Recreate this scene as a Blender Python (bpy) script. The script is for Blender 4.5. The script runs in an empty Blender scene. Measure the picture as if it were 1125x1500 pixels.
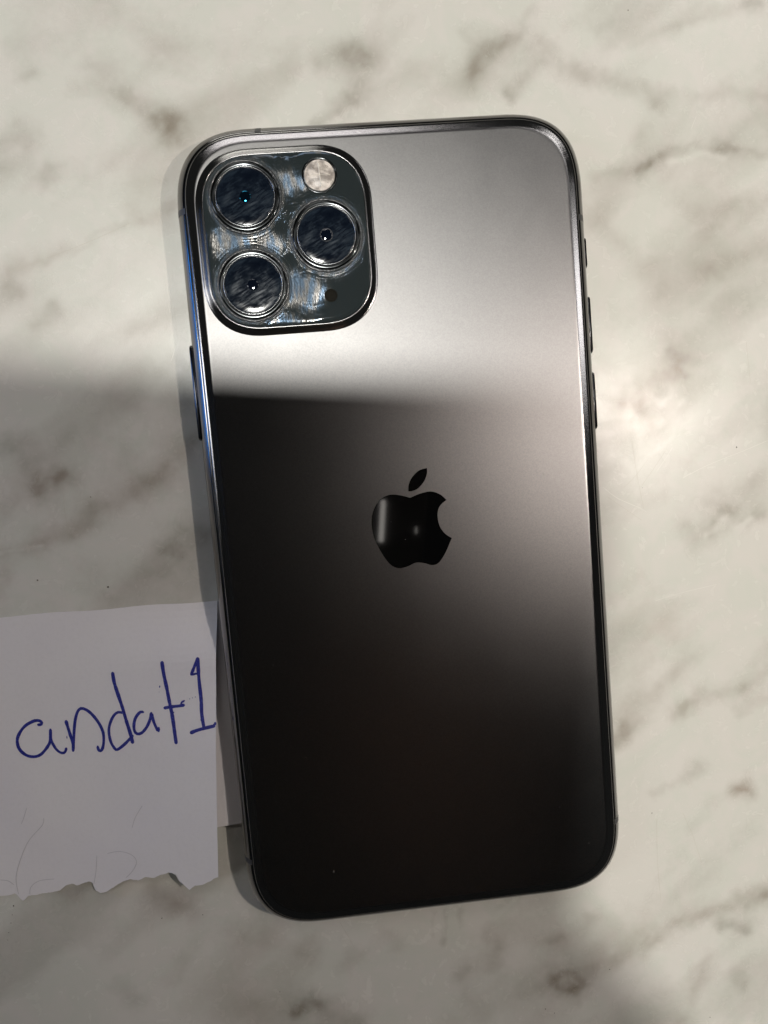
import bpy, bmesh, math, random
import numpy as np
from mathutils import Matrix, Vector

S = 0.001                      # everything below is written in millimetres
sc = bpy.context.scene
col = sc.collection

# ------------------------------------------------------------------ camera
CAM = (-13.6874, 16.1266, 143.7798)
RC = ((0.993824, 0.089026, -0.066243), (-0.083074, 0.992673, 0.087747), (0.073569, -0.081702, 0.993938))
FPX = 1127.0                   # focal length in pixels of a 1125 x 1500 frame
cd = bpy.data.cameras.new('camera'); cam = bpy.data.objects.new('camera', cd); col.objects.link(cam)
R3 = Matrix(RC)
cam.matrix_world = Matrix.Translation(Vector(CAM) * S) @ R3.to_4x4()
cd.sensor_fit = 'VERTICAL'; cd.sensor_height = 24.0; cd.lens = FPX / 1500 * 24.0
cd.clip_start = 0.002; cd.clip_end = 50
sc.camera = cam

# ------------------------------------------------------------------ world, exposure, lamps
w = bpy.data.worlds.new('World'); sc.world = w; w.use_nodes = True
w.node_tree.nodes['Background'].inputs[0].default_value = (0.92, 1.0, 0.98, 1)
w.node_tree.nodes['Background'].inputs[1].default_value = 0.010
sc.view_settings.view_transform = 'Standard'; sc.view_settings.look = 'None'
sc.view_settings.exposure = 0; sc.view_settings.gamma = 1
sc.cycles.max_bounces = 8
try: sc.cycles.sample_clamp_indirect = 6
except Exception: pass

def lamp(name, loc, aim, size, power, color, shape='DISK', size_y=None):
    l = bpy.data.lights.new(name, 'AREA'); l.shape = shape; l.size = size * S
    if size_y: l.size_y = size_y * S
    l.energy = power; l.color = color
    o = bpy.data.objects.new(name, l); col.objects.link(o)
    o.location = Vector(loc) * S
    o.rotation_euler = (Vector(aim) - Vector(loc)).to_track_quat('-Z', 'Y').to_euler()
    return o
lamp('ceiling_spot', (-150, 110, 1800), (0, 0, 0), 135, 20.6, (1.0, 0.985, 0.93))
lamp('desk_lamp', (153, 20, 275), (-10, 0, 0), 8, 0.285, (1.0, 0.89, 0.81))
lamp('ceiling_panel', (-140, 1400, 1450), (0, 0, 0), 740, 2.4, (1.0, 0.96, 0.95), 'RECTANGLE', 190)
lamp('corner_fill', (900, 1000, 1500), (0, 0, 0), 240, 1.7, (1.0, 0.97, 0.95))  # added light, brightens the rim at the phone's corner
lamp('bump_fill', (-250, 1500, 380), (0, 0, 0), 600, 1.9, (1.0, 0.98, 0.90), 'RECTANGLE', 200)  # added low light, brightens the top slope of the camera bump
lamp('side_window', (-1600, 200, 1180), (0, 0, 0), 240, 4.2, (0.97, 0.98, 1.0), 'RECTANGLE', 620)
lamp('wall_light', (1330, 330, 1450), (0, 0, 0), 260, 1.7, (1.0, 0.97, 0.96), 'RECTANGLE', 340)
lamp('blue_edge_light', (-330, 75, 64), (0, 30, 0), 110, 0.10, (0.02, 0.28, 1.0), 'RECTANGLE', 40)  # blue light placed to put the streak on the left frame

def unproj(u, v, z=0.0):
    """point of the photograph -> place in the scene at height z (mm)"""
    d = R3 @ Vector((u - 562.5, -(v - 750.0), -FPX))
    t = (z - CAM[2]) / d.z
    return CAM[0] + t * d.x, CAM[1] + t * d.y

# ------------------------------------------------------------------ node helpers
def material(name, base=(0.5, 0.5, 0.5), rough=0.5, metal=0.0, ior=1.5, **kw):
    m = bpy.data.materials.new(name); m.use_nodes = True
    b = m.node_tree.nodes['Principled BSDF']
    b.inputs['Base Color'].default_value = (*base, 1)
    b.inputs['Roughness'].default_value = rough
    b.inputs['Metallic'].default_value = metal
    b.inputs['IOR'].default_value = ior
    for k, v in kw.items():
        b.inputs[k.replace('_', ' ')].default_value = v
    return m, m.node_tree, b
def node(nt, t, **kw):
    n = nt.nodes.new(t)
    for k, v in kw.items(): setattr(n, k, v)
    return n
def coords(nt, scale=(1, 1, 1), rot=(0, 0, 0)):
    tc = node(nt, 'ShaderNodeTexCoord'); mp = node(nt, 'ShaderNodeMapping')
    mp.inputs['Scale'].default_value = [s * 1000 for s in scale]; mp.inputs['Rotation'].default_value = rot
    src = tc.outputs['Object']
    if any(rot):
        m0 = node(nt, 'ShaderNodeMapping'); m0.inputs['Rotation'].default_value = rot
        nt.links.new(src, m0.inputs['Vector']); src = m0.outputs['Vector']; mp.inputs['Rotation'].default_value = (0, 0, 0)
    nt.links.new(src, mp.inputs['Vector']); return mp.outputs['Vector']
def noise(nt, vec, scale, detail=2, rough=0.5, dist=0.0):
    n = node(nt, 'ShaderNodeTexNoise'); n.inputs['Scale'].default_value = scale
    n.inputs['Detail'].default_value = detail; n.inputs['Roughness'].default_value = rough
    n.inputs['Distortion'].default_value = dist
    nt.links.new(vec, n.inputs['Vector']); return n.outputs['Fac']
def mth(nt, op, a, b=None, c=None, clamp=False):
    n = node(nt, 'ShaderNodeMath', operation=op); n.use_clamp = clamp
    for i, x in enumerate((a, b, c)):
        if x is None: continue
        if isinstance(x, (int, float)): n.inputs[i].default_value = x
        else: nt.links.new(x, n.inputs[i])
    return n.outputs[0]
def remap(nt, x, a, b, c=0.0, d=1.0):
    n = node(nt, 'ShaderNodeMapRange'); n.interpolation_type = 'SMOOTHSTEP'
    for i, v in enumerate((a, b, c, d)): n.inputs[i + 1].default_value = v
    nt.links.new(x, n.inputs[0]); return n.outputs[0]
def mixc(nt, f, a, b, mode='MIX'):
    n = node(nt, 'ShaderNodeMix', data_type='RGBA', blend_type=mode)
    for i, x in ((0, f), (6, a), (7, b)):
        if isinstance(x, (int, float)): n.inputs[i].default_value = x
        elif isinstance(x, tuple): n.inputs[i].default_value = (*x, 1)
        else: nt.links.new(x, n.inputs[i])
    return n.outputs[2]
def bump(nt, h, strength, dist, b, normal=None):
    n = node(nt, 'ShaderNodeBump'); n.inputs['Strength'].default_value = strength
    n.inputs['Distance'].default_value = dist * S
    if isinstance(h, (int, float)): pass
    else: nt.links.new(h, n.inputs['Height'])
    if normal: nt.links.new(normal, n.inputs['Normal'])
    if b: nt.links.new(n.outputs[0], b.inputs['Normal'])
    return n.outputs[0]

# ------------------------------------------------------------------ mesh helpers
def link(name, verts, faces, mat, parent=None, smooth=True, flat_z=None):
    me = bpy.data.meshes.new(name)
    me.from_pydata([tuple(c * S for c in v) for v in verts], [], faces); me.update()
    if smooth: me.polygons.foreach_set('use_smooth', [True] * len(me.polygons))
    if mat: me.materials.append(mat)
    o = bpy.data.objects.new(name, me); col.objects.link(o)
    if parent: o.parent = parent
    return o
def outline(w2, h2, r, n=2.0, k=14, cx=0.0, cy=0.0):
    """rounded rectangle, half sizes w2/h2, corner reach r, superellipse power n; k+1 points a corner"""
    pts = []
    for q in range(4):
        sx, sy = ((1, 1), (-1, 1), (-1, -1), (1, -1))[q]
        for i in range(k + 1):
            a = math.pi / 2 * i / k
            c, s_ = max(0.0, math.cos(a)) ** (2 / n), max(0.0, math.sin(a)) ** (2 / n)
            if q % 2: c, s_ = s_, c
            pts.append((cx + sx * (w2 - r + r * c), cy + sy * (h2 - r + r * s_)))
    return pts
def circle(r, n=72, cx=0.0, cy=0.0):
    return [(cx + r * math.cos(2 * math.pi * i / n), cy + r * math.sin(2 * math.pi * i / n)) for i in range(n)]
def loft(name, rings, mat, parent=None, cap0=True, cap1=True, closed=False, dome=0.0):
    """rings: list of (list of xy, z); quads between neighbours"""
    V, F = [], []; n = len(rings[0][0])
    for pts, z in rings: V += [(p[0], p[1], z) for p in pts]
    m = len(rings)
    for j in range(m - 1 + (1 if closed else 0)):
        a, b = j * n, ((j + 1) % m) * n
        for i in range(n):
            i2 = (i + 1) % n
            F.append((a + i, a + i2, b + i2, b + i))
    if not closed:
        if cap0: F.append(tuple(range(n - 1, -1, -1)))
        if cap1: F.append(tuple((m - 1) * n + i for i in range(n)))
    return link(name, V, F, mat, parent)
def props(o, label=None, cat=None, group=None, kind=None):
    for k, v in (('label', label), ('category', cat), ('group', group), ('kind', kind)):
        if v: o[k] = v
def empty(name, loc=(0, 0, 0)):
    o = bpy.data.objects.new(name, None); o.empty_display_size = 0.02; o.location = Vector(loc) * S
    col.objects.link(o); return o

# ------------------------------------------------------------------ numpy noise for the stone's figure
rng = np.random.default_rng(7)
LAT = rng.random((256, 256))
def vnoise(x, y):
    xi = np.floor(x).astype(int); yi = np.floor(y).astype(int); fx = x - xi; fy = y - yi
    fx = fx * fx * (3 - 2 * fx); fy = fy * fy * (3 - 2 * fy)
    g = lambda a, b: LAT[a % 256, b % 256]
    return (g(xi, yi) * (1 - fx) + g(xi + 1, yi) * fx) * (1 - fy) + (g(xi, yi + 1) * (1 - fx) + g(xi + 1, yi + 1) * fx) * fy
def fbm(x, y, o=5, gain=0.55):
    s, a, t = 0, 1, 0
    for i in range(o):
        s = s + a * vnoise(x + 17.3 * i, y + 9.1 * i); t += a; a *= gain; x = x * 2.03; y = y * 2.03
    return s / t

# ------------------------------------------------------------------ marble table top
# veins read off the stone: (points in photo pixels), width px, strength, tint (0 grey .. 1 brown)
VEINS = [
    ([(165, 112), (190, 140), (215, 165), (240, 182)], 15, .30, .4), ([(228, 178), (252, 180), (247, 192)], 9, .55, .3),
    ([(112, 130), (140, 138), (190, 135)], 10, .22, .5), ([(168, 15), (200, 40), (255, 75)], 20, .22, .4),
    ([(255, 75), (330, 70), (420, 72), (515, 78)], 16, .14, .5), ([(130, 92), (136, 95)], 12, .22, .2),
    ([(36, 118), (46, 114)], 7, .2, .3), ([(0, 205), (22, 195), (32, 200)], 14, .38, .3),
    ([(0, 235), (60, 245), (110, 248)], 12, .2, .3), ([(70, 250), (78, 262)], 9, .28, .3),
    ([(240, 182), (255, 205)], 9, .2, .5), ([(285, 150), (340, 125), (400, 100), (470, 95)], 12, .14, .5),
    ([(512, 70), (522, 82)], 14, .5, .2), ([(522, 128), (500, 150), (468, 180)], 9, .38, .3),
    ([(512, 135), (518, 145)], 8, .3, .2), ([(470, 92), (512, 84), (560, 100)], 8, .2, .3),
    ([(150, 220), (190, 240), (205, 290)], 14, .1, .6), ([(195, 312), (230, 316), (250, 308)], 10, .25, .8),
    ([(15, 398), (90, 370), (165, 340), (205, 318)], 5, .16, .7), ([(12, 420), (20, 430)], 12, .3, .3),
    ([(60, 472), (78, 460)], 9, .34, .3), ([(180, 490), (220, 475), (262, 458)], 13, .22, .4),
    ([(225, 260), (245, 275), (250, 330)], 10, .1, .6),
    # upper right
    ([(693, 100), (715, 80), (740, 62)], 13, .5, .3), ([(692, 50), (697, 95)], 8, .22, .3),
    ([(740, 62), (765, 40), (785, 10)], 8, .2, .3), ([(740, 58), (785, 62), (805, 75), (840, 110)], 13, .25, .4),
    ([(745, 132), (760, 118), (790, 92)], 9, .3, .3), ([(742, 132), (748, 138)], 6, .35, .3),
    ([(560, 105), (620, 103), (690, 98)], 14, .14, .5), ([(640, 130), (690, 125)], 20, .1, .4),
    ([(840, 110), (900, 118), (940, 122), (962, 146)], 11, .3, .4), ([(962, 146), (980, 138), (1030, 134), (1125, 138)], 9, .22, .4),
    ([(930, 60), (980, 40), (1040, 20), (1095, 12)], 8, .18, .5), ([(1096, 6), (1110, 10)], 8, .42, .2),
    ([(872, 42), (890, 34)], 9, .15, .3), ([(932, 184), (938, 192)], 11, .22, .4),
    ([(870, 255), (905, 244), (940, 240), (975, 228)], 7, .22, .3), ([(930, 243), (952, 237)], 5, .42, .2),
    ([(975, 228), (1020, 215), (1065, 222), (1125, 218)], 6, .2, .3), ([(1062, 218), (1070, 224)], 8, .38, .2),
    ([(1010, 300), (1040, 325), (1030, 345)], 17, .3, .4), ([(1060, 305), (1125, 285)], 12, .22, .4),
    ([(885, 335), (915, 360), (950, 390), (975, 425)], 17, .22, .4), ([(1030, 400), (1070, 385), (1125, 365)], 14, .26, .4),
    ([(870, 455), (900, 445)], 12, .12, .3), ([(1055, 445), (1090, 435)], 14, .14, .3),
    # right
    ([(990, 520), (1002, 530), (990, 545)], 15, .62, .2), ([(985, 545), (965, 560), (940, 575), (915, 590)], 15, .4, .6),
    ([(870, 520), (890, 535), (910, 560)], 14, .15, .3), ([(940, 590), (955, 620)], 8, .18, .9),
    ([(1010, 690), (1022, 684)], 7, .14, .9), ([(1040, 735), (1075, 740), (1100, 715)], 18, .26, .3),
    ([(1065, 752), (1080, 758)], 8, .4, .3), ([(1095, 765), (1110, 750)], 6, .35, .4), ([(1000, 775), (1020, 790), (1050, 770)], 12, .34, .4),
    ([(1040, 785), (1048, 770)], 5, .4, .4), ([(905, 765), (930, 750), (970, 725)], 13, .16, .4),
    ([(900, 870), (925, 848), (940, 845)], 10, .14, .9), ([(985, 920), (992, 932)], 9, .18, 1.0),
    ([(905, 1085), (930, 1045), (985, 990), (1010, 960)], 12, .22, .5), ([(905, 1085), (915, 1060)], 9, .26, .4),
    ([(990, 1048), (1040, 1020), (1085, 1000)], 10, .34, .5), ([(1000, 1042), (1012, 1036)], 6, .3, .8), ([(1085, 1000), (1125, 975)], 10, .2, .4),
    ([(1080, 1040), (1125, 1015)], 10, .2, .5), ([(960, 1160), (1000, 1135), (1025, 1120)], 9, .24, .3), ([(1010, 1130), (1025, 1120)], 9, .2, .3),
    ([(1082, 1158), (1092, 1148), (1096, 1158)], 11, .42, .6), ([(1086, 1154), (1092, 1152)], 4, .45, 1.0),
    ([(950, 1378), (990, 1362), (1030, 1340), (1080, 1318), (1125, 1305)], 9, .36, .5), ([(1065, 1352), (1080, 1348), (1095, 1360)], 11, .42, .1),
    ([(1100, 1325), (1125, 1310)], 8, .35, .2), ([(1030, 1400), (1015, 1450), (1000, 1495)], 9, .28, .4), ([(1090, 1440), (1080, 1425)], 9, .2, .2),
    # bottom
    ([(812, 1430), (830, 1428), (845, 1440), (838, 1452), (818, 1448), (812, 1430)], 7, .6, .3), ([(818, 1438), (840, 1445)], 16, .22, .4),
    ([(760, 1458), (790, 1450)], 9, .2, .4), ([(808, 1380), (828, 1372)], 8, .32, .5), ([(868, 1340), (874, 1346)], 9, .22, .3),
    ([(872, 1412), (900, 1405), (930, 1390)], 13, .26, .6), ([(715, 1412), (722, 1385), (716, 1370)], 12, .36, .5),
    ([(670, 1424), (680, 1418)], 8, .4, .3), ([(560, 1375), (585, 1390)], 13, .2, .5), ([(700, 1475), (680, 1450)], 14, .18, .3),
    ([(637, 1340), (641, 1365), (650, 1378)], 4, .25, .2), ([(655, 1335), (657, 1360), (652, 1376)], 3, .2, .2), ([(676, 1330), (672, 1350)], 4, .28, .3),
    ([(350, 1475), (380, 1485)], 18, .22, .5), ([(430, 1480), (455, 1468), (470, 1478)], 10, .5, .2), ([(490, 1492), (520, 1495)], 12, .3, .3),
    ([(185, 1445), (195, 1460)], 14, .24, .1), ([(220, 1310), (260, 1325), (280, 1335)], 14, .3, .6), ([(350, 1370), (385, 1350), (400, 1375)], 18, .26, .6),
    ([(440, 1395), (460, 1400)], 10, .26, .6), ([(280, 1390), (255, 1430)], 12, .18, .6), ([(100, 1308), (128, 1300)], 10, .3, .2), ([(510, 1415), (520, 1400)], 12, .2, .5),
    # left
    ([(58, 712), (72, 708), (84, 702)], 11, .62, .5), ([(60, 712), (95, 705)], 22, .2, .5), ([(222, 702), (232, 698)], 9, .45, .7), ([(212, 705), (245, 695)], 18, .22, .6),
    ([(0, 815), (35, 805), (60, 790), (110, 768), (150, 742), (195, 718)], 12, .36, .8), ([(245, 690), (265, 675), (278, 655)], 10, .36, .7),
    ([(115, 775), (125, 765)], 7, .3, .6), ([(138, 748), (155, 740)], 8, .3, .4), ([(0, 665), (14, 662)], 9, .4, .1), ([(20, 648), (35, 640)], 9, .26, .3), ([(35, 676), (48, 672)], 9, .24, .1),
    ([(250, 800), (262, 790), (275, 780)], 15, .36, .3), ([(248, 805), (258, 802)], 6, .3, .2), ([(148, 870), (156, 868)], 8, .22, .6), ([(100, 655), (140, 660), (180, 665)], 25, .16, .2), ([(188, 596), (196, 594)], 9, .2, .1),
    ([(0, 860), (10, 845)], 9, .25, .9), ([(20, 735), (0, 755)], 10, .22, .6), ([(280, 650), (300, 640), (320, 620)], 10, .3, .5), ([(120, 840), (180, 845), (230, 835)], 18, .14, .4), ([(290, 782), (315, 778)], 6, .2, .3),
]
LIGHTV = [([(130, 808), (150, 800), (165, 790)], 3, .5), ([(180, 805), (190, 798), (206, 790)], 3.5, .45), ([(0, 812), (60, 800)], 2.5, .3),
          ([(640, 1345), (642, 1372)], 4, .5), ([(662, 1342), (658, 1368)], 3, .4), ([(1035, 785), (1060, 765), (1065, 760)], 6, .5), ([(1085, 775), (1100, 760)], 4, .5),
          ([(960, 878), (1010, 860), (1040, 855)], 4, .2), ([(838, 1436), (845, 1440)], 3, .4), ([(980, 240), (1030, 225), (1060, 232)], 4, .3), ([(725, 1345), (755, 1320)], 2, .35)]
def axis(lo, hi, a, b, fine, coarse):
    x = list(np.arange(a, b + 1e-6, fine)); st = fine; v = a
    left = []
    while v > lo: st = min(st * 1.35, coarse); v -= st; left.append(v)
    right = []; st = fine; v = x[-1]
    while v < hi: st = min(st * 1.35, coarse); v += st; right.append(v)
    return np.array(left[::-1] + x + right)
def seg_dist(X, Y, pts):
    d = np.full(X.shape, 1e9)
    for (ax, ay), (bx, by) in zip(pts[:-1], pts[1:]):
        L = (bx - ax) ** 2 + (by - ay) ** 2 + 1e-9
        t = np.clip(((X - ax) * (bx - ax) + (Y - ay) * (by - ay)) / L, 0, 1)
        d = np.minimum(d, np.hypot(X - ax - t * (bx - ax), Y - ay - t * (by - ay)))
    return d
def make_table():
    xs = axis(-450, 450, -92, 80, 0.42, 60); ys = axis(-450, 450, -116, 102, 0.42, 60)
    X, Y = np.meshgrid(xs, ys); nx, ny = len(xs), len(ys)
    V = np.stack([X, Y, np.zeros_like(X)], -1).reshape(-1, 3) * S
    idx = np.arange(nx * ny).reshape(ny, nx)
    F = np.stack([idx[:-1, :-1], idx[:-1, 1:], idx[1:, 1:], idx[1:, :-1]], -1).reshape(-1, 4)
    me = bpy.data.meshes.new('table_top')
    me.vertices.add(len(V)); me.vertices.foreach_set('co', V.astype(np.float32).ravel())
    me.loops.add(F.size); me.loops.foreach_set('vertex_index', F.astype(np.int32).ravel())
    me.polygons.add(len(F)); me.polygons.foreach_set('loop_start', np.arange(0, F.size, 4, dtype=np.int32))
    me.update(calc_edges=True)
    wx = (fbm(X / 6, Y / 6) - .5); wy = (fbm(X / 6 + 40, Y / 6 + 11) - .5)
    Xw = X + 4.0 * wx + .9 * (fbm(X / 1.5, Y / 1.5, 3) - .5); Yw = Y + 4.0 * wy + .9 * (fbm(X / 1.5 + 9, Y / 1.5, 3) - .5)
    vein = np.zeros_like(X); tint = np.zeros_like(X) + 1e-4; tw = np.zeros_like(X) + 1e-3
    tex = 0.30 + 1.35 * fbm(X / 3.6 + 5, Y / 3.6, 5, .58)
    for pts, wd, st, ti in VEINS:
        P = [unproj(*p) for p in pts]; wmm = wd * 0.136
        d = seg_dist(Xw, Yw, P)
        g = np.exp(-(d / wmm) ** 2 * 0.75) * 0.65 + 0.35 * np.exp(-(d / (2.3 * wmm)) ** 2)
        g = g * st * 1.02 * tex
        vein = 1 - (1 - vein) * (1 - np.clip(g, 0, .95)); tint += g * ti; tw += g
    for pts, wd, st in LIGHTV:
        P = [unproj(*p) for p in pts]
        d = seg_dist(X + 2.0 * wx, Y + 2.0 * wy, P)
        vein = vein - .6 * st * np.exp(-(d / (wd * .128)) ** 2)
    # broad diagonal clouding that the whole slab has
    u = (X * .80 + Y * .60) ; v = (-X * .60 + Y * .80)
    cl = fbm(u / 26 + .35 * fbm(X / 12, Y / 12), v / 11 + 3, 4, .45)
    vein = vein + np.clip((cl - .49) * 1.15, -.06, .26)
    out = np.maximum(np.abs(X + 6) - 86, np.abs(Y + 7) - 109)
    far = np.clip((fbm(u / 14, v / 5, 5) - .52) * 3.2, 0, .5) * np.clip(out / 8, 0, 1)
    vein = np.clip(vein + far, -.10, .95)
    for nm, arr in (('vein', vein), ('tint', tint / tw)):
        at = me.attributes.new(nm, 'FLOAT', 'POINT'); at.data.foreach_set('value', arr.astype(np.float32).ravel())
    o = bpy.data.objects.new('table_top', me); col.objects.link(o)
    m, nt, b = material('polished_marble', rough=0.3, ior=1.5)
    vec = coords(nt)
    av = node(nt, 'ShaderNodeAttribute', attribute_name='vein'); at = node(nt, 'ShaderNodeAttribute', attribute_name='tint')
    n1 = noise(nt, vec, .35, 6, .6, .6); n2 = noise(nt, vec, .9, 6, .72); n3 = noise(nt, vec, .09, 5, .6, 1.2)
    fac = mth(nt, 'ADD', av.outputs['Fac'], mth(nt, 'MULTIPLY', mth(nt, 'SUBTRACT', n1, .5), .22))
    fac = mth(nt, 'ADD', fac, mth(nt, 'MULTIPLY', mth(nt, 'SUBTRACT', n2, .5), .20), clamp=True)
    base = mixc(nt, remap(nt, n3, .35, .65), (.590, .588, .525), (.625, .600, .548))
    vc = mixc(nt, at.outputs['Fac'], (.200, .190, .150), (.250, .178, .128))
    c = mixc(nt, fac, base, vc)
    nt.links.new(c, b.inputs['Base Color'])
    # fine wear of the polish: pitting and hairline scratches
    n4 = noise(nt, vec, 3.4, 3, .8); n5 = noise(nt, coords(nt, (.35, 5, 1), (0, 0, 1.0)), 1.0, 2)
    nt.links.new(remap(nt, n1, .3, .75, .23, .29), b.inputs['Roughness'])
    h = mth(nt, 'ADD', n4, mth(nt, 'MULTIPLY', remap(nt, n5, .70, .76), .5))
    bump(nt, h, .7, .021, b)
    me.materials.append(m)
    props(o, kind='structure')
    return o
make_table()

# hairline scratches and specks on the stone
def ribbon(paths, zf, lift=0.03):
    """flat strokes; paths: (points mm, width mm); pointed-round ends"""
    V, F = [], []
    for pts, wd in paths:
        P = [Vector((p[0], p[1])) for p in pts]
        # resample with Catmull-Rom
        Q = []
        for i in range(len(P) - 1):
            p0, p1, p2, p3 = P[max(i - 1, 0)], P[i], P[i + 1], P[min(i + 2, len(P) - 1)]
            n = max(2, int((p2 - p1).length / .35))
            for j in range(n):
                t = j / n
                Q.append(.5 * ((2 * p1) + (p2 - p0) * t + (2 * p0 - 5 * p1 + 4 * p2 - p3) * t * t + (-p0 + 3 * p1 - 3 * p2 + p3) * t ** 3))
        Q.append(P[-1]); base = len(V); m = len(Q)
        for i, q in enumerate(Q):
            d = (Q[min(i + 1, m - 1)] - Q[max(i - 1, 0)])
            d = d.normalized() if d.length > 1e-6 else Vector((1, 0))
            e = min(i, m - 1 - i) * .35
            ww = wd * .5 * min(1, .45 + e / wd) * (0.85 + .3 * vnoise(np.array(q.x * 1.7), np.array(q.y * 1.7)))
            nrm = Vector((-d.y, d.x)) * float(ww)
            for s_ in (1, 0, -1):
                p = q + nrm * s_; V.append((p.x, p.y, zf(p.x, p.y) + lift + (0.0 if s_ else .008)))
            if i:
                a = base + (i - 1) * 3
                F += [(a, a + 1, a + 4, a + 3), (a + 1, a + 2, a + 5, a + 4)]
    return V, F
def scratch_set(name, items, color, rough, wd):
    m, nt, b = material(name + '_material', color, rough)
    V, F = ribbon([([unproj(*p) for p in pts], wd) for pts in items], lambda x, y: 0.0, lift=.006)
    o = link(name, V, F, m); props(o, kind='structure'); return o
scratch_set('table_scratches', [[(933, 558), (945, 575), (963, 592)], [(920, 608), (926, 650), (934, 700), (943, 745)], [(914, 714), (930, 698), (950, 672)], [(938, 714), (955, 690), (975, 660)],
        [(890, 728), (915, 745), (940, 762)], [(1093, 500), (1096, 530), (1099, 560)], [(962, 1200), (963, 1260), (968, 1320)], [(1000, 1190), (1015, 1225), (1028, 1264)],
        [(93, 722), (95, 750), (101, 780), (98, 795)], [(497, 1350), (508, 1368), (520, 1390)], [(15, 398), (80, 374), (140, 350), (200, 322)]], (.47, .44, .37), .5, .05)
scratch_set('table_scuffs', [[(258, 505), (254, 518), (250, 530)], [(1000, 700), (1040, 680), (1090, 660), (1125, 645)], [(985, 655), (975, 672), (962, 690)], [(960, 880), (1000, 868), (1050, 856)],
        [(885, 715), (905, 730), (940, 745)], [(1020, 170), (1012, 190)]], (.68, .66, .60), .3, .07)
def specks():
    V, F = [], []
    spots = [(1079, 655, .22), (905, 1237, .2), (955, 1191, .16), (20, 1327, .22), (18, 1340, .12), (16, 1352, .12), (13, 1366, .14), (11, 1377, .12), (237, 1345, .2), (158, 860, .25), (133, 728, .18), (920, 15, .16), (55, 850, .22), (45, 905, .14), (297, 1340, .18), (410, 1453, .16), (799, 1478, .18), (812, 1484, .16), (893, 1420, .2), (1040, 1490, .15)]
    r = random.Random(3)
    for _ in range(8): spots.append((r.uniform(0, 1125), r.uniform(0, 1500), r.uniform(.05, .11)))
    for u, v, rr in spots:
        rr *= .75
        x, y = unproj(u, v); b0 = len(V)
        if abs(x) < 37 and abs(y) < 73: continue
        n = 7
        for i in range(n):
            a = 2 * math.pi * i / n; k = rr * r.uniform(.6, 1.2)
            V.append((x + k * math.cos(a), y + k * math.sin(a), 0.012))
        V.append((x, y, 0.012 + rr * .5))
        F += [(b0 + i, b0 + (i + 1) % n, b0 + n) for i in range(n)]
    m, nt, b = material('crumb_material', (.10, .085, .07), .8)
    o = link('dust_specks', V, F, m)
    props(o, 'tiny dark dust specks scattered over the marble', 'dust', kind='stuff')
specks()

# ------------------------------------------------------------------ phone materials
def m_back():
    m, nt, b = material('frosted_grey_glass', (.005, .005, .005), .5, 0.0, 1.45)
    b.inputs['Specular IOR Level'].default_value = 0.0
    v = coords(nt)
    n = noise(nt, v, 9.0, 2, .6); n2 = noise(nt, v, .12, 3, .6, .5)
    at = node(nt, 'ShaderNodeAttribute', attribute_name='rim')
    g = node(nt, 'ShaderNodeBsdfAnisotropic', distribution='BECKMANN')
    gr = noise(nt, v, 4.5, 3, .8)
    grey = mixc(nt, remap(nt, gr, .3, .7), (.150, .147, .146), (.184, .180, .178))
    nt.links.new(mixc(nt, at.outputs['Fac'], grey, (.27, .265, .265)), g.inputs['Color'])  # rim reflectance raised to put brighter highlights along the edge
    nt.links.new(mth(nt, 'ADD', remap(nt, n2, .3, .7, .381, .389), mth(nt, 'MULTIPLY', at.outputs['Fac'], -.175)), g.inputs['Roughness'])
    bn = bump(nt, n, .5, .007, b); nt.links.new(bn, g.inputs['Normal'])
    add = node(nt, 'ShaderNodeAddShader')
    nt.links.new(b.outputs[0], add.inputs[0]); nt.links.new(g.outputs[0], add.inputs[1])
    nt.links.new(add.outputs[0], nt.nodes['Material Output'].inputs['Surface'])
    return m
def m_metal(name, c, r, sc_=1.0):
    m, nt, b = material(name, c, r, 1.0)
    n = noise(nt, coords(nt, (.2, .2, 3)), 1.2, 3, .6)
    nt.links.new(remap(nt, n, .3, .7, r * .8, r * 1.25), b.inputs['Roughness'])
    return m
BACK = m_back()
FRAME = m_metal('dark_polished_steel', (.20, .195, .195), .13)
RING = m_metal('black_lens_ring', (.060, .064, .066), .16)
BAND, _, _ = material('antenna_plastic', (.035, .035, .037), .4)
BTN = m_metal('button_steel', (.10, .10, .105), .22)
LOGO, _, _ = material('mirror_black_print', (.002, .002, .002), .05, 0.0, 1.7)
GAP, _, _ = material('black_gasket', (.008, .008, .008), .5)
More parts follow.
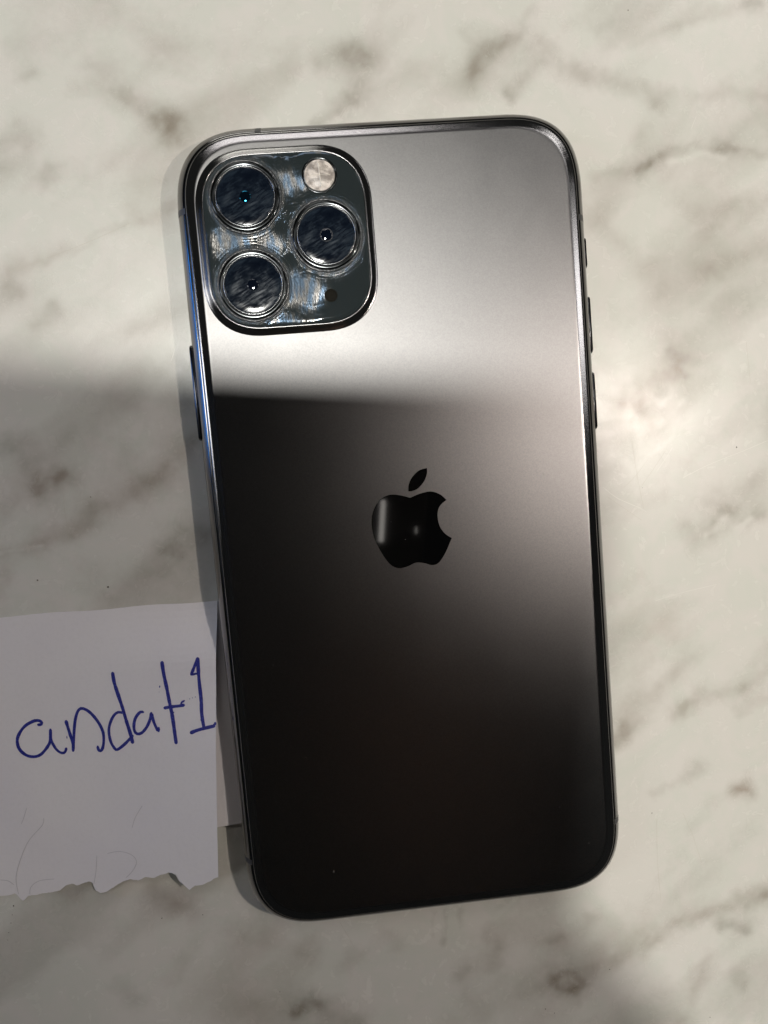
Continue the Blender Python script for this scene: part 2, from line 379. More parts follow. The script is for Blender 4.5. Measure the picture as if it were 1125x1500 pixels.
def m_plate():
    """glossy camera plate under a scuffed clear protector"""
    m, nt, b = material('scuffed_camera_glass', (.021, .027, .028), .16, 0.0, 1.55)
    v = coords(nt)
    sep = node(nt, 'ShaderNodeSeparateXYZ'); nt.links.new(v, sep.inputs[0])
    px, py = sep.outputs[0], sep.outputs[1]
    ring = None
    for cx, cy in LENSES:
        dx = mth(nt, 'SUBTRACT', px, cx); dy = mth(nt, 'SUBTRACT', py, cy)
        d = mth(nt, 'SQRT', mth(nt, 'ADD', mth(nt, 'MULTIPLY', dx, dx), mth(nt, 'MULTIPLY', dy, dy)))
        k = remap(nt, d, 5.9, 6.9, 1.0, 0.0)
        ring = k if ring is None else mth(nt, 'MAXIMUM', ring, k)
    fine = noise(nt, v, 5.5, 4, .7, 1.0)
    streak = noise(nt, coords(nt, (.35, 4.2, 1), (0, 0, 1.35)), 1.3, 3, .6, .25)
    ripple = noise(nt, coords(nt, (3.6, .22, 1), (0, 0, .12)), 1.0, 1, .4, .2)
    big = noise(nt, v, .30, 2, .5, .5)
    mask = None; tilt = None       # slopes aimed at the ceiling spot to place bright patches
    for cx, cy, r0, st in ((-15.6, 43.6, 4.4, 1.0), (-16.0, 61.6, 3.6, .85), (-27.0, 52.6, 4.2, .9), (-20.0, 51.5, 3.0, .6), (-17.8, 38.4, 2.6, .6)):
        dx = mth(nt, 'SUBTRACT', px, cx); dy = mth(nt, 'SUBTRACT', py, cy)
        d = mth(nt, 'SQRT', mth(nt, 'ADD', mth(nt, 'MULTIPLY', dx, dx), mth(nt, 'MULTIPLY', dy, dy)))
        d = mth(nt, 'ADD', d, mth(nt, 'MULTIPLY', mth(nt, 'SUBTRACT', big, .5), 3.0))
        k = remap(nt, d, r0 * .1, r0 * 1.4, st * 1.1, 0.0)
        gy = ((cy - 16) / 134 - .035) / 2 / .16; gx = (-(cx + 13.7) / 134 * -1 + .075) / 2 / .16
        tt = mth(nt, 'MULTIPLY', k, mth(nt, 'ADD', mth(nt, 'MULTIPLY', dy, gy), mth(nt, 'MULTIPLY', dx, gx)))
        mask = k if mask is None else mth(nt, 'MAXIMUM', mask, k)
        tilt = tt if tilt is None else mth(nt, 'ADD', tilt, tt)
    h = mth(nt, 'MULTIPLY', fine, mth(nt, 'ADD', mth(nt, 'MULTIPLY', ring, .8), mth(nt, 'MULTIPLY', mask, .06)))
    h = mth(nt, 'ADD', h, mth(nt, 'MULTIPLY', mth(nt, 'ADD', mask, .10), mth(nt, 'MULTIPLY', streak, .30)))
    h = mth(nt, 'ADD', h, mth(nt, 'MULTIPLY', mask, mth(nt, 'MULTIPLY', ripple, .45)))
    h = mth(nt, 'ADD', h, tilt)
    h = mth(nt, 'ADD', h, mth(nt, 'MULTIPLY', big, .25))
    bump(nt, h, 1.0, .16, b)
    rr = mth(nt, 'ADD', mth(nt, 'ADD', mth(nt, 'MULTIPLY', mask, .25), .06), mth(nt, 'MULTIPLY', ring, .16))
    nt.links.new(rr, b.inputs['Roughness'])
    # swirl marks round each lens
    h2 = None
    for cx, cy in LENSES:
        dx = mth(nt, 'SUBTRACT', px, cx); dy = mth(nt, 'SUBTRACT', py, cy)
        d = mth(nt, 'SQRT', mth(nt, 'ADD', mth(nt, 'MULTIPLY', dx, dx), mth(nt, 'MULTIPLY', dy, dy)))
        q = mth(nt, 'MULTIPLY', mth(nt, 'SINE', mth(nt, 'MULTIPLY', mth(nt, 'ADD', d, mth(nt, 'MULTIPLY', fine, .5)), 13.0)), remap(nt, d, 6.0, 9.0, .03, 0.0))
        h2 = q if h2 is None else mth(nt, 'ADD', h2, q)
    bump(nt, mth(nt, 'ADD', h, h2), 1.0, .16, b)
    tn = noise(nt, coords(nt, (1.2, .35, 1)), .8, 2)
    nt.links.new(mixc(nt, remap(nt, tn, .38, .62), (.45, .66, .95), (1.0, .95, .90)), b.inputs['Specular Tint'])  # blue and cream of mirrored lights put into the reflection tint
    c = mixc(nt, mth(nt, 'MULTIPLY', mth(nt, 'MULTIPLY', ring, remap(nt, fine, .50, .72)), .35), (.021, .027, .028), (.40, .36, .33))
    nt.links.new(c, b.inputs['Base Color'])
    return m
LENSES = [(-23.6, 59.4), (-23.7, 44.8), (-10.55, 52.25)]
PLATE = m_plate()
def m_lens_glass():
    m, nt, b = material('smudged_lens_glass', (.003, .005, .010), .05, 0.0, 1.45)
    s1 = noise(nt, coords(nt, (.40, 2.4, 1), (0, 0, -.5)), .9, 6, .72, .4); s2 = noise(nt, coords(nt), .26, 3, .6, .6)
    f = mth(nt, 'MULTIPLY', remap(nt, s1, .30, .80), remap(nt, s2, .32, .60))
    nt.links.new(mth(nt, 'ADD', mth(nt, 'MULTIPLY', f, .20), .05), b.inputs['Roughness'])
    c = mixc(nt, f, (.003, .005, .010), (.022, .034, .048)); nt.links.new(c, b.inputs['Base Color'])
    bump(nt, s1, .02, .05, b)
    return m
LGLASS = m_lens_glass()
ELEM, _, _ = material('coated_lens_element', (.002, .004, .010), .03, 0.0, 2.2)
ELEMC, _, _ = material('cyan_coated_element', (.001, .003, .006), .03, 0.0, 2.2); ELEMC.node_tree.nodes['Principled BSDF'].inputs['Specular Tint'].default_value = (.05, .6, 1, 1)
IRIS, _, _ = material('iris_steel', (.012, .014, .018), .35)
def m_flash():
    m, nt, b = material('flash_diffuser', (.50, .45, .40), .35)
    n = noise(nt, coords(nt), .8, 3, .6)
    nt.links.new(mixc(nt, remap(nt, n, .35, .65), (.24, .21, .185), (.66, .60, .54)), b.inputs['Base Color'])
    bump(nt, n, .5, .1, b)
    return m
FLASH = m_flash(); FRIDGE, _, _ = material('flash_facet', (.95, .90, .80), .2)

# ------------------------------------------------------------------ the phone
phone = empty('smartphone')
props(phone, 'dark grey smartphone lying face down on the marble, triple camera bump at its top left', 'phone')
W2, H2, TH = 35.7, 72.0, 8.1
def body(inset, k=26):
    r = 15.0 - inset
    return outline(W2 - inset, H2 - inset, max(r, .5), 2.85 - .03 * min(inset, 9), k)
# front glass (underside)
loft('front_glass', [(body(2.6), 0.02), (body(1.9), .12), (body(1.55), .5), (body(1.5), .95)], material('front_glass_black', (.01, .01, .012), .08)[0], phone)
# steel band: bulging half-round profile, open rings joined back on themselves
prof = []
for i in range(15):
    a = math.radians(-55 + 110 * i / 14)
    prof.append((3.88 * (1 - math.cos(a)), 4.15 + 3.88 * math.sin(a)))
rings = [(body(i_), z) for i_, z in prof] + [(body(2.6), 7.35), (body(2.6), .95)]
loft('frame', rings, FRAME, phone, closed=True)
# gasket
loft('gasket', [(body(2.6), 7.0), (body(1.72), 7.05), (body(1.70), 7.38), (body(2.5), 7.40)], GAP, phone, cap0=False, cap1=False)
# back glass with curved rim
gp = [(1.80, 7.28), (1.81, 7.46), (1.86, 7.62), (1.95, 7.74)]
# from the steep edge the slope eases from .36 through a long .2 stretch to flat
zz = TH; run = []
xs_ = [3.75 - .115 * i for i in range(16)]
def slope_at(d): t = min(1, max(0, (3.75 - d) / .75)); q = t * t * (3 - 2 * t) * .20; return q + .30 * max(0, (2.45 - d) / .4) ** 2
for i, d in enumerate(xs_):
    if i: zz -= slope_at((xs_[i - 1] + d) / 2) * .115
    run.append((d, zz))
gp += run[::-1]
rings = [(body(2.4), 7.2)] + [(body(i_), z) for i_, z in gp]
rings += [(body(4.9), TH), (body(5.5), TH), (body(9), TH)]
glass = loft('back_glass', rings, BACK, phone)
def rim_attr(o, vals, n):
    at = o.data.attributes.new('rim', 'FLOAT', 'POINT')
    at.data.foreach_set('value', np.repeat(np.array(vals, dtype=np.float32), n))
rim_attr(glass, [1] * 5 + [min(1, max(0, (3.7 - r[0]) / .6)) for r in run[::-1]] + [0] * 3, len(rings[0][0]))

# camera bump: matte glass swells up to a plateau
BX, BY = -17.1, 51.95
def bo(g, k=16):                      # outline grown by g
    return outline(13.85 + g, 14.5 + g, 9.0 + g, 2.4, k, BX - .1, BY)
bp = [(1.15, TH - .05), (1.12, TH + .003), (.98, TH + .03), (.86, TH + .075), (.72, TH + .14), (.56, TH + .23), (.4, TH + .325), (.24, TH + .42), (.08, TH + .515), (-.06, TH + .585), (-.2, TH + .60), (-.24, TH + .45)]
bump_o = loft('camera_bump', [(bo(g), z) for g, z in bp], BACK, phone, cap0=False, cap1=False)
rim_attr(bump_o, [.8] * len(bp), len(bo(0)))
plate = loft('camera_plate', [(bo(-.23), TH + .4), (bo(-.26), TH + .64), (bo(-.42), TH + .71), (bo(-1.2), TH + .72), (bo(-4), TH + .72)], PLATE, phone)
ZP = TH + .72
for li, (cx, cy) in enumerate(LENSES):
    rr = 5.75
    ringp = [(rr, ZP - .1), (rr - .02, ZP + .22), (rr - .10, ZP + .32), (rr - .28, ZP + .37), (rr - .55, ZP + .37), (rr - .68, ZP + .32), (rr - .75, ZP + .24), (rr - .76, ZP + .1)]
    lens = loft('camera_lens', [(circle(r, 80), z) for r, z in ringp], RING, phone, cap0=False, cap1=False)
    lens.location = Vector((cx, cy, 0)) * S
    # inner bright lip
    lip = loft('lens_lip', [(circle(r, 80), z) for r, z in ((4.99, ZP + .1), (4.99, ZP + .38), (4.93, ZP + .41), (4.88, ZP + .39), (4.86, ZP + .1))], m_metal('lens_lip_steel', (.42, .43, .44), .22), lens, cap0=False, cap1=False)
    g = loft('lens_glass', [(circle(r, 64), z) for r, z in ((4.86, ZP + .22), (4.82, ZP + .32), (4.65, ZP + .355), (3.4, ZP + .36), (.93, ZP + .36))], LGLASS, lens, cap0=False, cap1=False)
    er = .95
    el = []
    for j in range(7):
        a = math.pi / 2 * j / 7
        el.append((circle(er * math.cos(a), 40), ZP + .335 + .10 * math.sin(a)))
    loft('lens_element', el, ELEMC if li == 0 else ELEM, lens)
    if li == 2: loft('iris_ring', [(circle(r, 40), z) for r, z in ((1.12, ZP + .35), (1.08, ZP + .38), (1.02, ZP + .38), (.98, ZP + .35))], IRIS, lens, cap0=False, cap1=False)
    # scuffed glue ring of the protector
    V, F = [], []; n = 220; r_ = random.Random(11 + li)
    prof_r = [(5.78, ZP + .0), (5.80, ZP + .12), (5.95, ZP + .15), (6.12, ZP + .08), (6.18, ZP - .02)]
    for i in range(n):
        a = 2 * math.pi * i / n; jj = .04 * math.sin(a * 3 + li) + .03 * math.sin(a * 11) + r_.uniform(-.05, .05)
        for q, (r, z) in enumerate(prof_r):
            rj = r + (jj if q > 1 else 0); V.append((rj * math.cos(a), rj * math.sin(a), z + (r_.uniform(-.04, .04) if 0 < q < 4 else 0)))
    k5 = len(prof_r)
    for i in range(n):
        i2 = (i + 1) % n
        for q in range(k5 - 1): F.append((i * k5 + q, i * k5 + q + 1, i2 * k5 + q + 1, i2 * k5 + q))
    glue = link('protector_ring', V, F, material('rough_clear_glue', (.035, .038, .04), .22, 0, 1.6)[0], lens)
# flash
fx, fy = -10.85, 62.2
fl = loft('flash', [([(x * 1.0, y) for x, y in circle(r, 48)], z) for r, z in ((2.62, ZP - .1), (2.60, ZP + .05), (2.42, ZP + .13), (2.38, ZP + .06), (2.3, ZP + .10), (1.6, ZP + .28), (.8, ZP + .36))], FLASH, phone)
fl.location = Vector((fx, fy, 0)) * S
def wedge(name, x0, y0, x1, y1, wd, z0, z1, mat, parent):
    d = Vector((x1 - x0, y1 - y0)).normalized(); n = Vector((-d.y, d.x)) * wd / 2
    V = [(x0 + n.x, y0 + n.y, z0), (x0 - n.x, y0 - n.y, z0), (x1 - n.x, y1 - n.y, z0), (x1 + n.x, y1 + n.y, z0), (x0, y0, z1), (x1, y1, z1)]
    return link(name, V, [(0, 3, 5, 4), (1, 4, 5, 2), (0, 4, 1), (2, 5, 3), (0, 1, 2, 3)], mat, parent, smooth=False)
wedge('flash_ridge', .1, -1.95, -.05, 1.9, .42, ZP + .15, ZP + .47, FRIDGE, fl)
wedge('flash_ridge', -1.85, .05, 1.85, -.05, .30, ZP + .15, ZP + .44, FRIDGE, fl)
for a in range(4):
    an = math.pi / 4 + a * math.pi / 2
    wedge('flash_ridge', .7 * math.cos(an), .7 * math.sin(an), 1.9 * math.cos(an), 1.9 * math.sin(an), .14, ZP + .12, ZP + .36, FRIDGE, fl)
loft('flash_seat', [(circle(r, 48), z) for r, z in ((2.64, ZP - .05), (2.72, ZP + .07), (2.95, ZP + .06), (3.02, ZP - .02))], RING, fl, cap0=False, cap1=False)
# microphone hole
MICM, _, _b = material('microphone_mesh', (.016, .015, .012), .9); _b.inputs['Specular IOR Level'].default_value = 0
mic = loft('microphone_hole', [(circle(r, 32), z) for r, z in ((1.12, ZP - .02), (1.10, ZP + .05), (1.0, ZP + .06), (.98, ZP + .012), (.3, ZP + .012))], MICM, phone)
mic.location = Vector((-10.65, 42.2, 0)) * S
# the mirror-black fruit mark with its bite and its leaf, points in mm
def smooth_closed(pts, n=10, corners=()):
    out = []; m = len(pts)
    for i in range(m):
        p0, p1, p2, p3 = (Vector(pts[(i + k) % m]) for k in (-1, 0, 1, 2))
        if i in corners: p0 = p1
        if (i + 1) % m in corners: p3 = p2
        for j in range(n):
            t = j / n
            out.append(tuple(.5 * ((2 * p1) + (p2 - p0) * t + (2 * p0 - 5 * p1 + 4 * p2 - p3) * t * t + (-p0 + 3 * p1 - 3 * p2 + p3) * t ** 3)))
    return out
def plate_from_px(name, px, corners, parent, org, sc_):
    P = smooth_closed([unproj(org[0] + x / sc_, org[1] + y / sc_, TH) for x, y in px], 8, corners)
    n = len(P)
    cx = sum(p[0] for p in P) / n; cy = sum(p[1] for p in P) / n
    if sum(P[i][0] * P[(i + 1) % n][1] - P[(i + 1) % n][0] * P[i][1] for i in range(n)) < 0: P.reverse()
    V = [(x, y, TH - .05) for x, y in P] + [(x, y, TH + .015) for x, y in P]
    F = [(i, (i + 1) % n, n + (i + 1) % n, n + i) for i in range(n)] + [tuple(range(n, 2 * n))]
    return link(name, V, F, LOGO, parent, smooth=False)
K = 1125 / 220
apple = [(516, 354), (440, 335), (360, 332), (290, 368), (240, 450), (226, 550), (250, 665), (310, 780), (370, 855), (432, 882), (495, 868), (560, 840), (620, 843), (680, 858),
         (730, 840), (780, 765), (828, 655), (775, 620), (735, 560), (721, 480), (738, 415), (788, 369), (740, 328), (670, 306), (590, 322)]
logo = plate_from_px('back_logo', apple, (0, 16, 21), phone, (500, 660), K)
leaf = [(502, 305), (505, 255), (530, 200), (580, 150), (641, 131), (641, 175), (620, 230), (575, 282), (530, 303)]
plate_from_px('logo_leaf', leaf, (0, 4), logo, (500, 660), K)
# side keys
def key(name, side, y0, y1, proud, z0=2.9, z1=5.3, mat=BTN):
    L = y1 - y0; n = 10; V = []; F = []
    prof_ = [(-.6, z0), (proud * .8, z0 + .1), (proud, z0 + .4), (proud, z1 - .4), (proud * .8, z1 - .1), (-.6, z1)]
    st = [(0, .45), (.25, .85), (.6, 1), (L - .6, 1), (L - .25, .85), (L, .45)]
    for d, s_ in st:
        for x, z in prof_:
            zc = (z0 + z1) / 2
            V.append((side * (W2 + (x if x < 0 else x * (s_ ** .5))), y0 + d, zc + (z - zc) * s_))
    k = len(prof_)
    for i in range(len(st) - 1):
        for j in range(k):
            j2 = (j + 1) % k; q = (i * k + j, i * k + j2, (i + 1) * k + j2, (i + 1) * k + j)
            F.append(q if side > 0 else q[::-1])
    F.append(tuple(range(k))); F.append(tuple(len(V) - 1 - i for i in range(k)))
    return link(name, V, F, mat, phone)
key('power_button', -1, 19.4, 36.1, .45)
key('volume_button', 1, 29.4, 39.6, .34)
key('volume_button', 1, 15.6, 26.0, .34)
key('mute_switch', 1, 44.6, 50.0, .18)
# antenna bands: slim slices just proud of the steel
def band(side, c, along):
    V, F = [], []
    for i_, z in prof:
        for d in (-.5, .5):
            o_ = -i_ + .012
            V.append((side * (W2 + o_), c + d, z) if along == 'y' else (c + d, side * (H2 + o_), z))
    for i in range(len(prof) - 1): F.append((2 * i, 2 * i + 1, 2 * i + 3, 2 * i + 2))
    return link('antenna_band', V, F, BAND, phone)
band(-1, 58.2, 'y'); band(-1, -57.9, 'y'); band(1, 53.0, 'y'); band(1, -58.4, 'y'); band(1, -20.6, 'x')
# rough: all normals outward
for o in [phone] + list(phone.children_recursive):
    if o.type == 'MESH':
        bm = bmesh.new(); bm.from_mesh(o.data); bmesh.ops.recalc_face_normals(bm, faces=bm.faces); bm.to_mesh(o.data); bm.free()
        for e in o.data.polygons: pass

def lint():
    V, F = [], []; r = random.Random(21)
    for _ in range(34):
        x, y = r.uniform(-31, 31), r.uniform(-66, 66)
        if x < 0 and y > 34: continue
        rr = r.uniform(.035, .09); b0 = len(V)
        for i in range(6):
            a = 2 * math.pi * i / 6; k = rr * r.uniform(.6, 1.3); V.append((x + k * math.cos(a), y + k * math.sin(a), TH + .004))
        V.append((x, y, TH + rr * .6)); F += [(b0 + i, b0 + (i + 1) % 6, b0 + 6) for i in range(6)]
    for _ in range(5):      # short fibres
        x, y, a = r.uniform(-25, 30), r.uniform(-55, 30), r.uniform(0, 6.3); b0 = len(V); L = r.uniform(.5, 1.1)
        for t in range(5):
            px_, py_ = x + L * t / 4 * math.cos(a + t * .2), y + L * t / 4 * math.sin(a + t * .2)
            V += [(px_, py_, TH + .01), (px_ + .035, py_ + .035, TH + .03)]
            if t: q = b0 + 2 * t; F.append((q - 2, q, q + 1, q - 1))
    o = link('lint', V, F, material('pale_lint', (.22, .21, .20), .9)[0])
    props(o, 'fine pale lint and dust lying on the frosted phone back', 'lint', kind='stuff')
lint()

# ------------------------------------------------------------------ paper note, folded, its free edge lifting
def m_paper():
    m, nt, b = material('white_paper', (.62, .60, .62), .75, 0, 1.4)
    v = coords(nt); n = noise(nt, v, 1.5, 4, .6); n2 = noise(nt, v, .06, 3, .5)
    c = mixc(nt, remap(nt, n2, .3, .7), (.700, .672, .680), (.725, .700, .695)); c = mixc(nt, mth(nt, 'MULTIPLY', remap(nt, n, .4, .8), .08), c, (.40, .39, .37))
    nt.links.new(c, b.inputs['Base Color']); bump(nt, n, .3, .05, b)
    b.inputs['Subsurface Weight'].default_value = 0.0
    return m
PAPER = m_paper()
EDGE_T, EDGE_B = (-36.5, -10.2), (-41.1, -63.4)   # free right edge, top and torn end
def edge_x(y):
    t = (EDGE_T[1] - y) / (EDGE_T[1] - EDGE_B[1]); return EDGE_T[0] + t * (EDGE_B[0] - EDGE_T[0])
def sm(t): t = min(1, max(0, t)); return t * t * (3 - 2 * t)
def lift_at(y):                                   # height of the free edge
    return .55 + 3.0 * sm((-10 - y) / 12.0) + 1.5 * sm((-22 - y) / 16) - .5 * sm((-52 - y) / 14)
def zpaper(x, y):
    d = edge_x(y) - x
    base = .19 + .10 * sm((-20 - y) / 12) * sm((y + 62) / 12) * math.sin(x * .21 + 1) * math.sin(y * .17)
    return base + (lift_at(y) - .2) * max(0, 1 - d / 34.0) ** 1.9
def un_paper(u, v):
    z = 1.0
    for _ in range(8): x, y = unproj(u, v, z); z = zpaper(x, y)
    return x, y
TORN = [(-60, 1322), (-20, 1318), (0, 1313), (14, 1312), (22, 1309), (30, 1316), (35, 1320), (42, 1311), (52, 1312), (62, 1309), (75, 1307), (88, 1304), (96, 1297), (106, 1294), (113, 1297), (122, 1294), (130, 1291), (136, 1293), (139, 1303),
        (148, 1308), (158, 1305), (168, 1298), (178, 1292), (190, 1287), (202, 1290), (212, 1285), (224, 1286), (236, 1281), (248, 1278), (256, 1281), (262, 1290), (270, 1297), (278, 1303), (286, 1297), (296, 1296), (306, 1292), (314, 1286), (321, 1284), (326, 1283)]
TW = [un_paper(*p) for p in TORN]; TX = np.array([p[0] for p in TW]); TY = np.array([p[1] for p in TW])
rt = random.Random(5)
def torn_y(x):
    base = float(np.interp(x, TX, TY)); return base + .22 * (float(fbm(np.array(x * 1.4), np.array(3.3), 4)) - .5) * 2
TOPL = un_paper(0, 904)
def top_y(x):
    t = (x - TOPL[0]) / (EDGE_T[0] - TOPL[0]); return TOPL[1] + t * (EDGE_T[1] - TOPL[1]) + .12 * math.sin(x * .35) 
def sheet(name, nx, ny, x_of, top, bot, zf, mat, parent, th=.07):
    V, F = [], []
    for j in range(ny + 1):
        for i in range(nx + 1):
            s_, t = i / nx, j / ny
            x = x_of(s_, -10 - 53 * t)
            y = top(x) + t * (bot(x) - top(x))
            x = x_of(s_, y)
            V.append((x, y, zf(x, y)))
    N = len(V); V += [(x, y, z - th) for x, y, z in V]
    for j in range(ny):
        for i in range(nx):
            a = j * (nx + 1) + i; q = (a, a + nx + 1, a + nx + 2, a + 1)
            F.append(q); F.append(tuple(N + k for k in q[::-1]))
    B = [i for i in range(nx + 1)] + [j * (nx + 1) + nx for j in range(1, ny + 1)] + [ny * (nx + 1) + i for i in range(nx - 1, -1, -1)] + [j * (nx + 1) for j in range(ny - 1, 0, -1)]
    for i in range(len(B)): a, b_ = B[i], B[(i + 1) % len(B)]; F.append((a, b_, N + b_, N + a))
    return link(name, V, F, mat, parent, smooth=False)
note = empty('paper_note', (0, 0, 0))
props(note, 'torn white paper note with a blue handwritten name, beside the phone', 'note')
XL = -100.0
sheet('upper_leaf', 210, 40, lambda s_, y: XL + s_ * (edge_x(y) - XL), top_y, torn_y, zpaper, PAPER, note)
def zlow(x, y):
    return .06 + 1.2 * sm((x + 62) / 26) * sm((-16 - y) / 22)
def low_top(x): return top_y(x) - .6
def low_bot(x): return -53.3 + (x + 38) * .06
sheet('lower_leaf', 60, 30, lambda s_, y: XL + s_ * (-35.0 + min(0, 0) - XL), low_top, low_bot, lambda x, y: max(.05, min(zlow(x, y), zpaper(min(x, edge_x(y)), y) - .13)), PAPER, note)
# handwriting
def c1(p): return (p[0] / 6.25, 950 + p[1] / 6.25)
def c2(p): return (150 + p[0] / 6.081, 940 + p[1] / 6.081)
INK = [
    (c1, [(340, 695), (370, 697), (384, 680), (365, 662), (320, 660), (240, 700), (185, 765), (158, 840), (178, 920), (240, 975), (310, 990), (370, 972), (420, 920), (458, 855), (463, 795), (462, 732)], .56),
    (c1, [(462, 735), (462, 800), (475, 850), (510, 915), (550, 950), (585, 955), (603, 932), (607, 905)], .5),
    (c1, [(602, 655), (625, 730), (650, 810), (670, 880), (670, 945)], .6),
    (c1, [(670, 945), (675, 850), (680, 740), (690, 650), (710, 580), (740, 548), (790, 560), (850, 610), (910, 690), (945, 770), (950, 850), (940, 910), (920, 938), (902, 925), (893, 888)], .55),
    (c2, [(90, 268), (105, 360), (140, 470), (180, 590), (215, 710), (250, 820), (272, 908)], .66),
    (c2, [(190, 635), (140, 628), (100, 660), (68, 730), (58, 800), (75, 890), (110, 950), (135, 960), (190, 920), (240, 870), (275, 830)], .55),
    (c2, [(372, 630), (340, 625), (300, 670), (282, 730), (285, 790), (310, 820), (350, 812), (395, 760), (425, 690), (437, 625)], .55),
    (c2, [(437, 635), (455, 705), (480, 765), (498, 795), (503, 758)], .58),
    (c2, [(530, 172), (545, 280), (575, 420), (600, 550), (625, 670), (643, 800), (658, 912)], .66),
    (c2, [(545, 592), (620, 578), (680, 572), (735, 563)], .6), (c2, [(700, 560), (706, 540), (735, 522)], .35),
    (c2, [(788, 300), (820, 220), (850, 138)], .55), (c2, [(850, 138), (855, 260), (865, 380), (880, 520), (885, 640), (905, 768)], .66),
    (c2, [(788, 298), (830, 285), (865, 285)], .42), (c2, [(780, 815), (840, 790), (920, 768), (1005, 748)], .62), (c2, [(985, 745), (1003, 735), (1005, 715)], .5), (c2, [(875, 690), (890, 700), (895, 715)], .5),
    (c2, [(605, 640), (625, 632), (640, 628)], .3),
    (c2, [(775, 510), (781, 508)], .2), (c2, [(800, 501), (806, 499)], .2), (c2, [(825, 493), (831, 490)], .2), (c2, [(512, 390), (510, 410)], .25), (c2, [(505, 445), (507, 449)], .15), (c1, [(612, 800), (614, 825)], .2)]
def m_ink():
    m, nt, b = material('blue_pen_ink', (.012, .014, .12), .45)
    n = noise(nt, coords(nt), 4.0, 3, .7)
    nt.links.new(mixc(nt, remap(nt, n, .45, .75), (.012, .015, .19), (.06, .075, .40)), b.inputs['Base Color']); return m
V, F = ribbon([([un_paper(*f(p)) for p in pts], wd) for f, pts, wd in INK], zpaper, lift=.035)
link('handwriting', V, F, m_ink(), note)
def c3(p): return (p[0] / 3.309, 1180 + p[1] / 3.309)
PENCIL = [(c3, [(130, 10), (115, 60), (103, 90)]), (c3, [(212, 60), (205, 95), (140, 170), (100, 260), (78, 350), (90, 430)]), (c3, [(145, 430), (150, 395), (190, 365), (265, 355)]), (c3, [(0, 360), (40, 365), (70, 385)]),
          (c3, [(520, 232), (580, 222), (640, 240), (662, 275), (640, 320), (610, 350)]), (c3, [(690, 0), (655, 60), (640, 110)]), (c3, [(455, 380), (465, 320), (470, 240)])]
V, F = ribbon([([un_paper(*f(p)) for p in pts], .13) for f, pts in PENCIL], zpaper, lift=.03)
link('faint_pencil_lines', V, F, material('pencil_graphite', (.52, .50, .51), .6)[0], note)

# ------------------------------------------------------------------ unseen tablet, added and sized to cast the shade and be mirrored
cp = Vector(CAM)
dev = empty('shade_tablet'); dev.matrix_world = Matrix.Translation((cp + R3.col[2] * 1.0) * S) @ R3.to_4x4() @ Matrix.Rotation(math.radians(-2.6), 4, 'Z')
props(dev, 'unseen black tablet added above the table, sized to shade marble and phone', 'tablet')
DARK, _, _ = material('matte_black_shell', (.006, .006, .006), .5)
def slab(name, x0, x1, y0, y1, z0, z1, mat, parent, r=9, dz=.6):
    cx, cy, a, b_ = (x0 + x1) / 2, (y0 + y1) / 2, (x1 - x0) / 2, (y1 - y0) / 2
    return loft(name, [(outline(a - dz, b_ - dz, r - dz, 2.2, 10, cx, cy), z0), (outline(a, b_, r, 2.2, 10, cx, cy), z0 + dz), (outline(a, b_, r, 2.2, 10, cx, cy), z1 - dz), (outline(a - dz, b_ - dz, r - dz, 2.2, 10, cx, cy), z1)], mat, parent)
slab('shell', -94, 37, -215, 18, 0.2, 6.6, DARK, dev, 12)
slab('screen', -90, 33, -211, 14, 6.65, 6.9, material('screen_glass', (.01, .01, .01), .1)[0], dev, 9, .1)

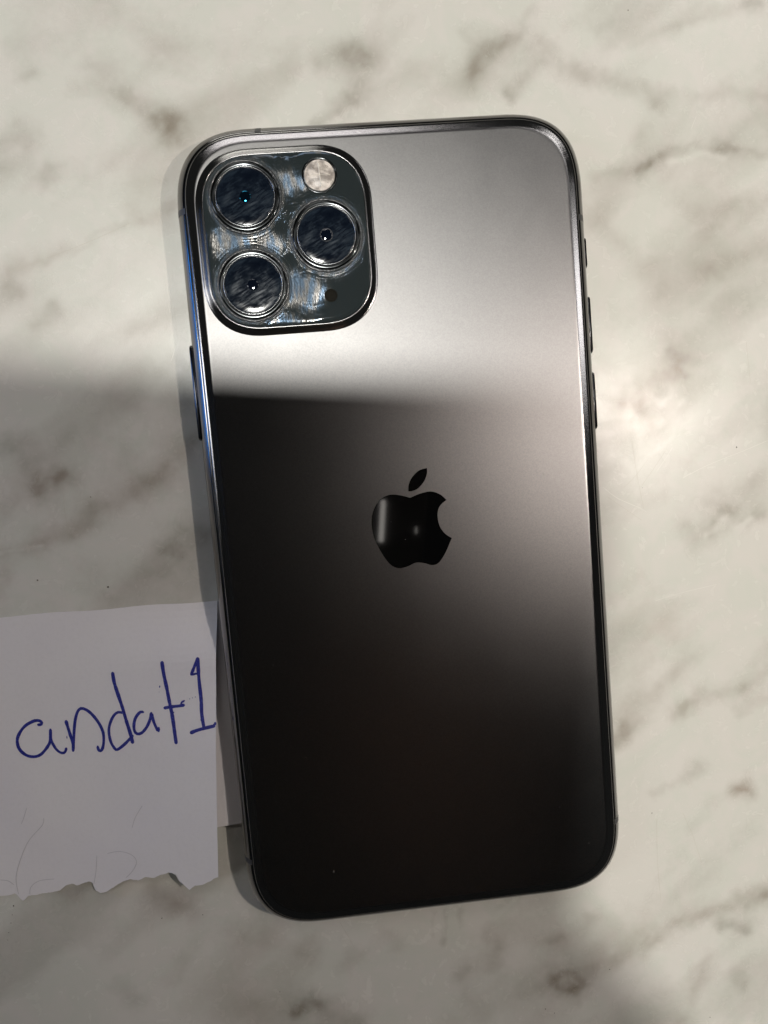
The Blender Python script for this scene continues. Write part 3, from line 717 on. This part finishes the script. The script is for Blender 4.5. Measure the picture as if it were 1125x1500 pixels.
wb, wnt, wbs = material('logo_glint_bar', (.1, .1, .1), .4); wbs.inputs['Emission Color'].default_value = (1, .95, .88, 1); wbs.inputs['Emission Strength'].default_value = 3.0
slab('logo_glint_bar', 20.2, 22.0, -33, -17.5, -.4, .15, wb, dev, .8, .1)  # glow added to be mirrored as the light bar in the logo
slab('logo_glint_spot', 33.7, 34.1, -29.5, -27, -.3, .15, wb, dev, .28, .08)  # tiny added glow, mirrored as the glint in the logo

# unseen hand and sleeve, added to widen the tablet's shade
person = empty('person'); person.matrix_world = dev.matrix_world
props(person, 'unseen hand in a dark sleeve at the tablet edge, added to widen its shade', 'person')
def skin(name, V, E_, R, mat, parent, sub=2):
    me = bpy.data.meshes.new(name); me.from_pydata([tuple(c * S for c in v) for v in V], E_, []); me.update()
    o = bpy.data.objects.new(name, me); col.objects.link(o); o.parent = parent
    me.materials.append(mat)
    sk = o.modifiers.new('skin', 'SKIN'); sk.use_smooth_shade = True
    for i, r in enumerate(R): me.skin_vertices[0].data[i].radius = (r * S, r * S)
    me.skin_vertices[0].data[0].use_root = True
    ss = o.modifiers.new('sub', 'SUBSURF'); ss.levels = sub; ss.render_levels = sub
    return o
SKIN, _, _ = material('skin', (.42, .25, .18), .5)
SLEEVE, _, _ = material('dark_knit', (.012, .012, .014), .9)
HV = [(52, -163, 14), (49, -138, 14), (43, -114, 15), (35, -94, 17)]; HE = [(0, 1), (1, 2), (2, 3)]; HR = [21, 21, 22, 18]
for k, (bx, by, L) in enumerate(((35, -82, 1.0), (34, -98, 1.08), (34, -116, 1.0), (38, -132, .82))):   # four fingers behind the tablet
    b0 = len(HV)
    HV += [(bx - 6, by + 2, 20), (bx - 28 * L, by + 8, 17), (bx - 48 * L, by + 11, 15.5), (bx - 64 * L, by + 13, 15)]
    HE += [(2 if k > 1 else 3, b0), (b0, b0 + 1), (b0 + 1, b0 + 2), (b0 + 2, b0 + 3)]; HR += [9.5, 8.8, 8, 7]
b0 = len(HV); HV += [(34, -111, 1), (31, -86, -7), (27, -66, -8.5), (22, -48, -8)]; HE += [(1, b0), (b0, b0 + 1), (b0 + 1, b0 + 2), (b0 + 2, b0 + 3)]; HR += [12, 10, 9.5, 8]
skin('hand', HV, HE, HR, SKIN, person)
skin('sleeve', [(46, -158, 14), (60, -215, 18), (96, -310, 10)], [(0, 1), (1, 2)], [28, 37, 48], SLEEVE, person)
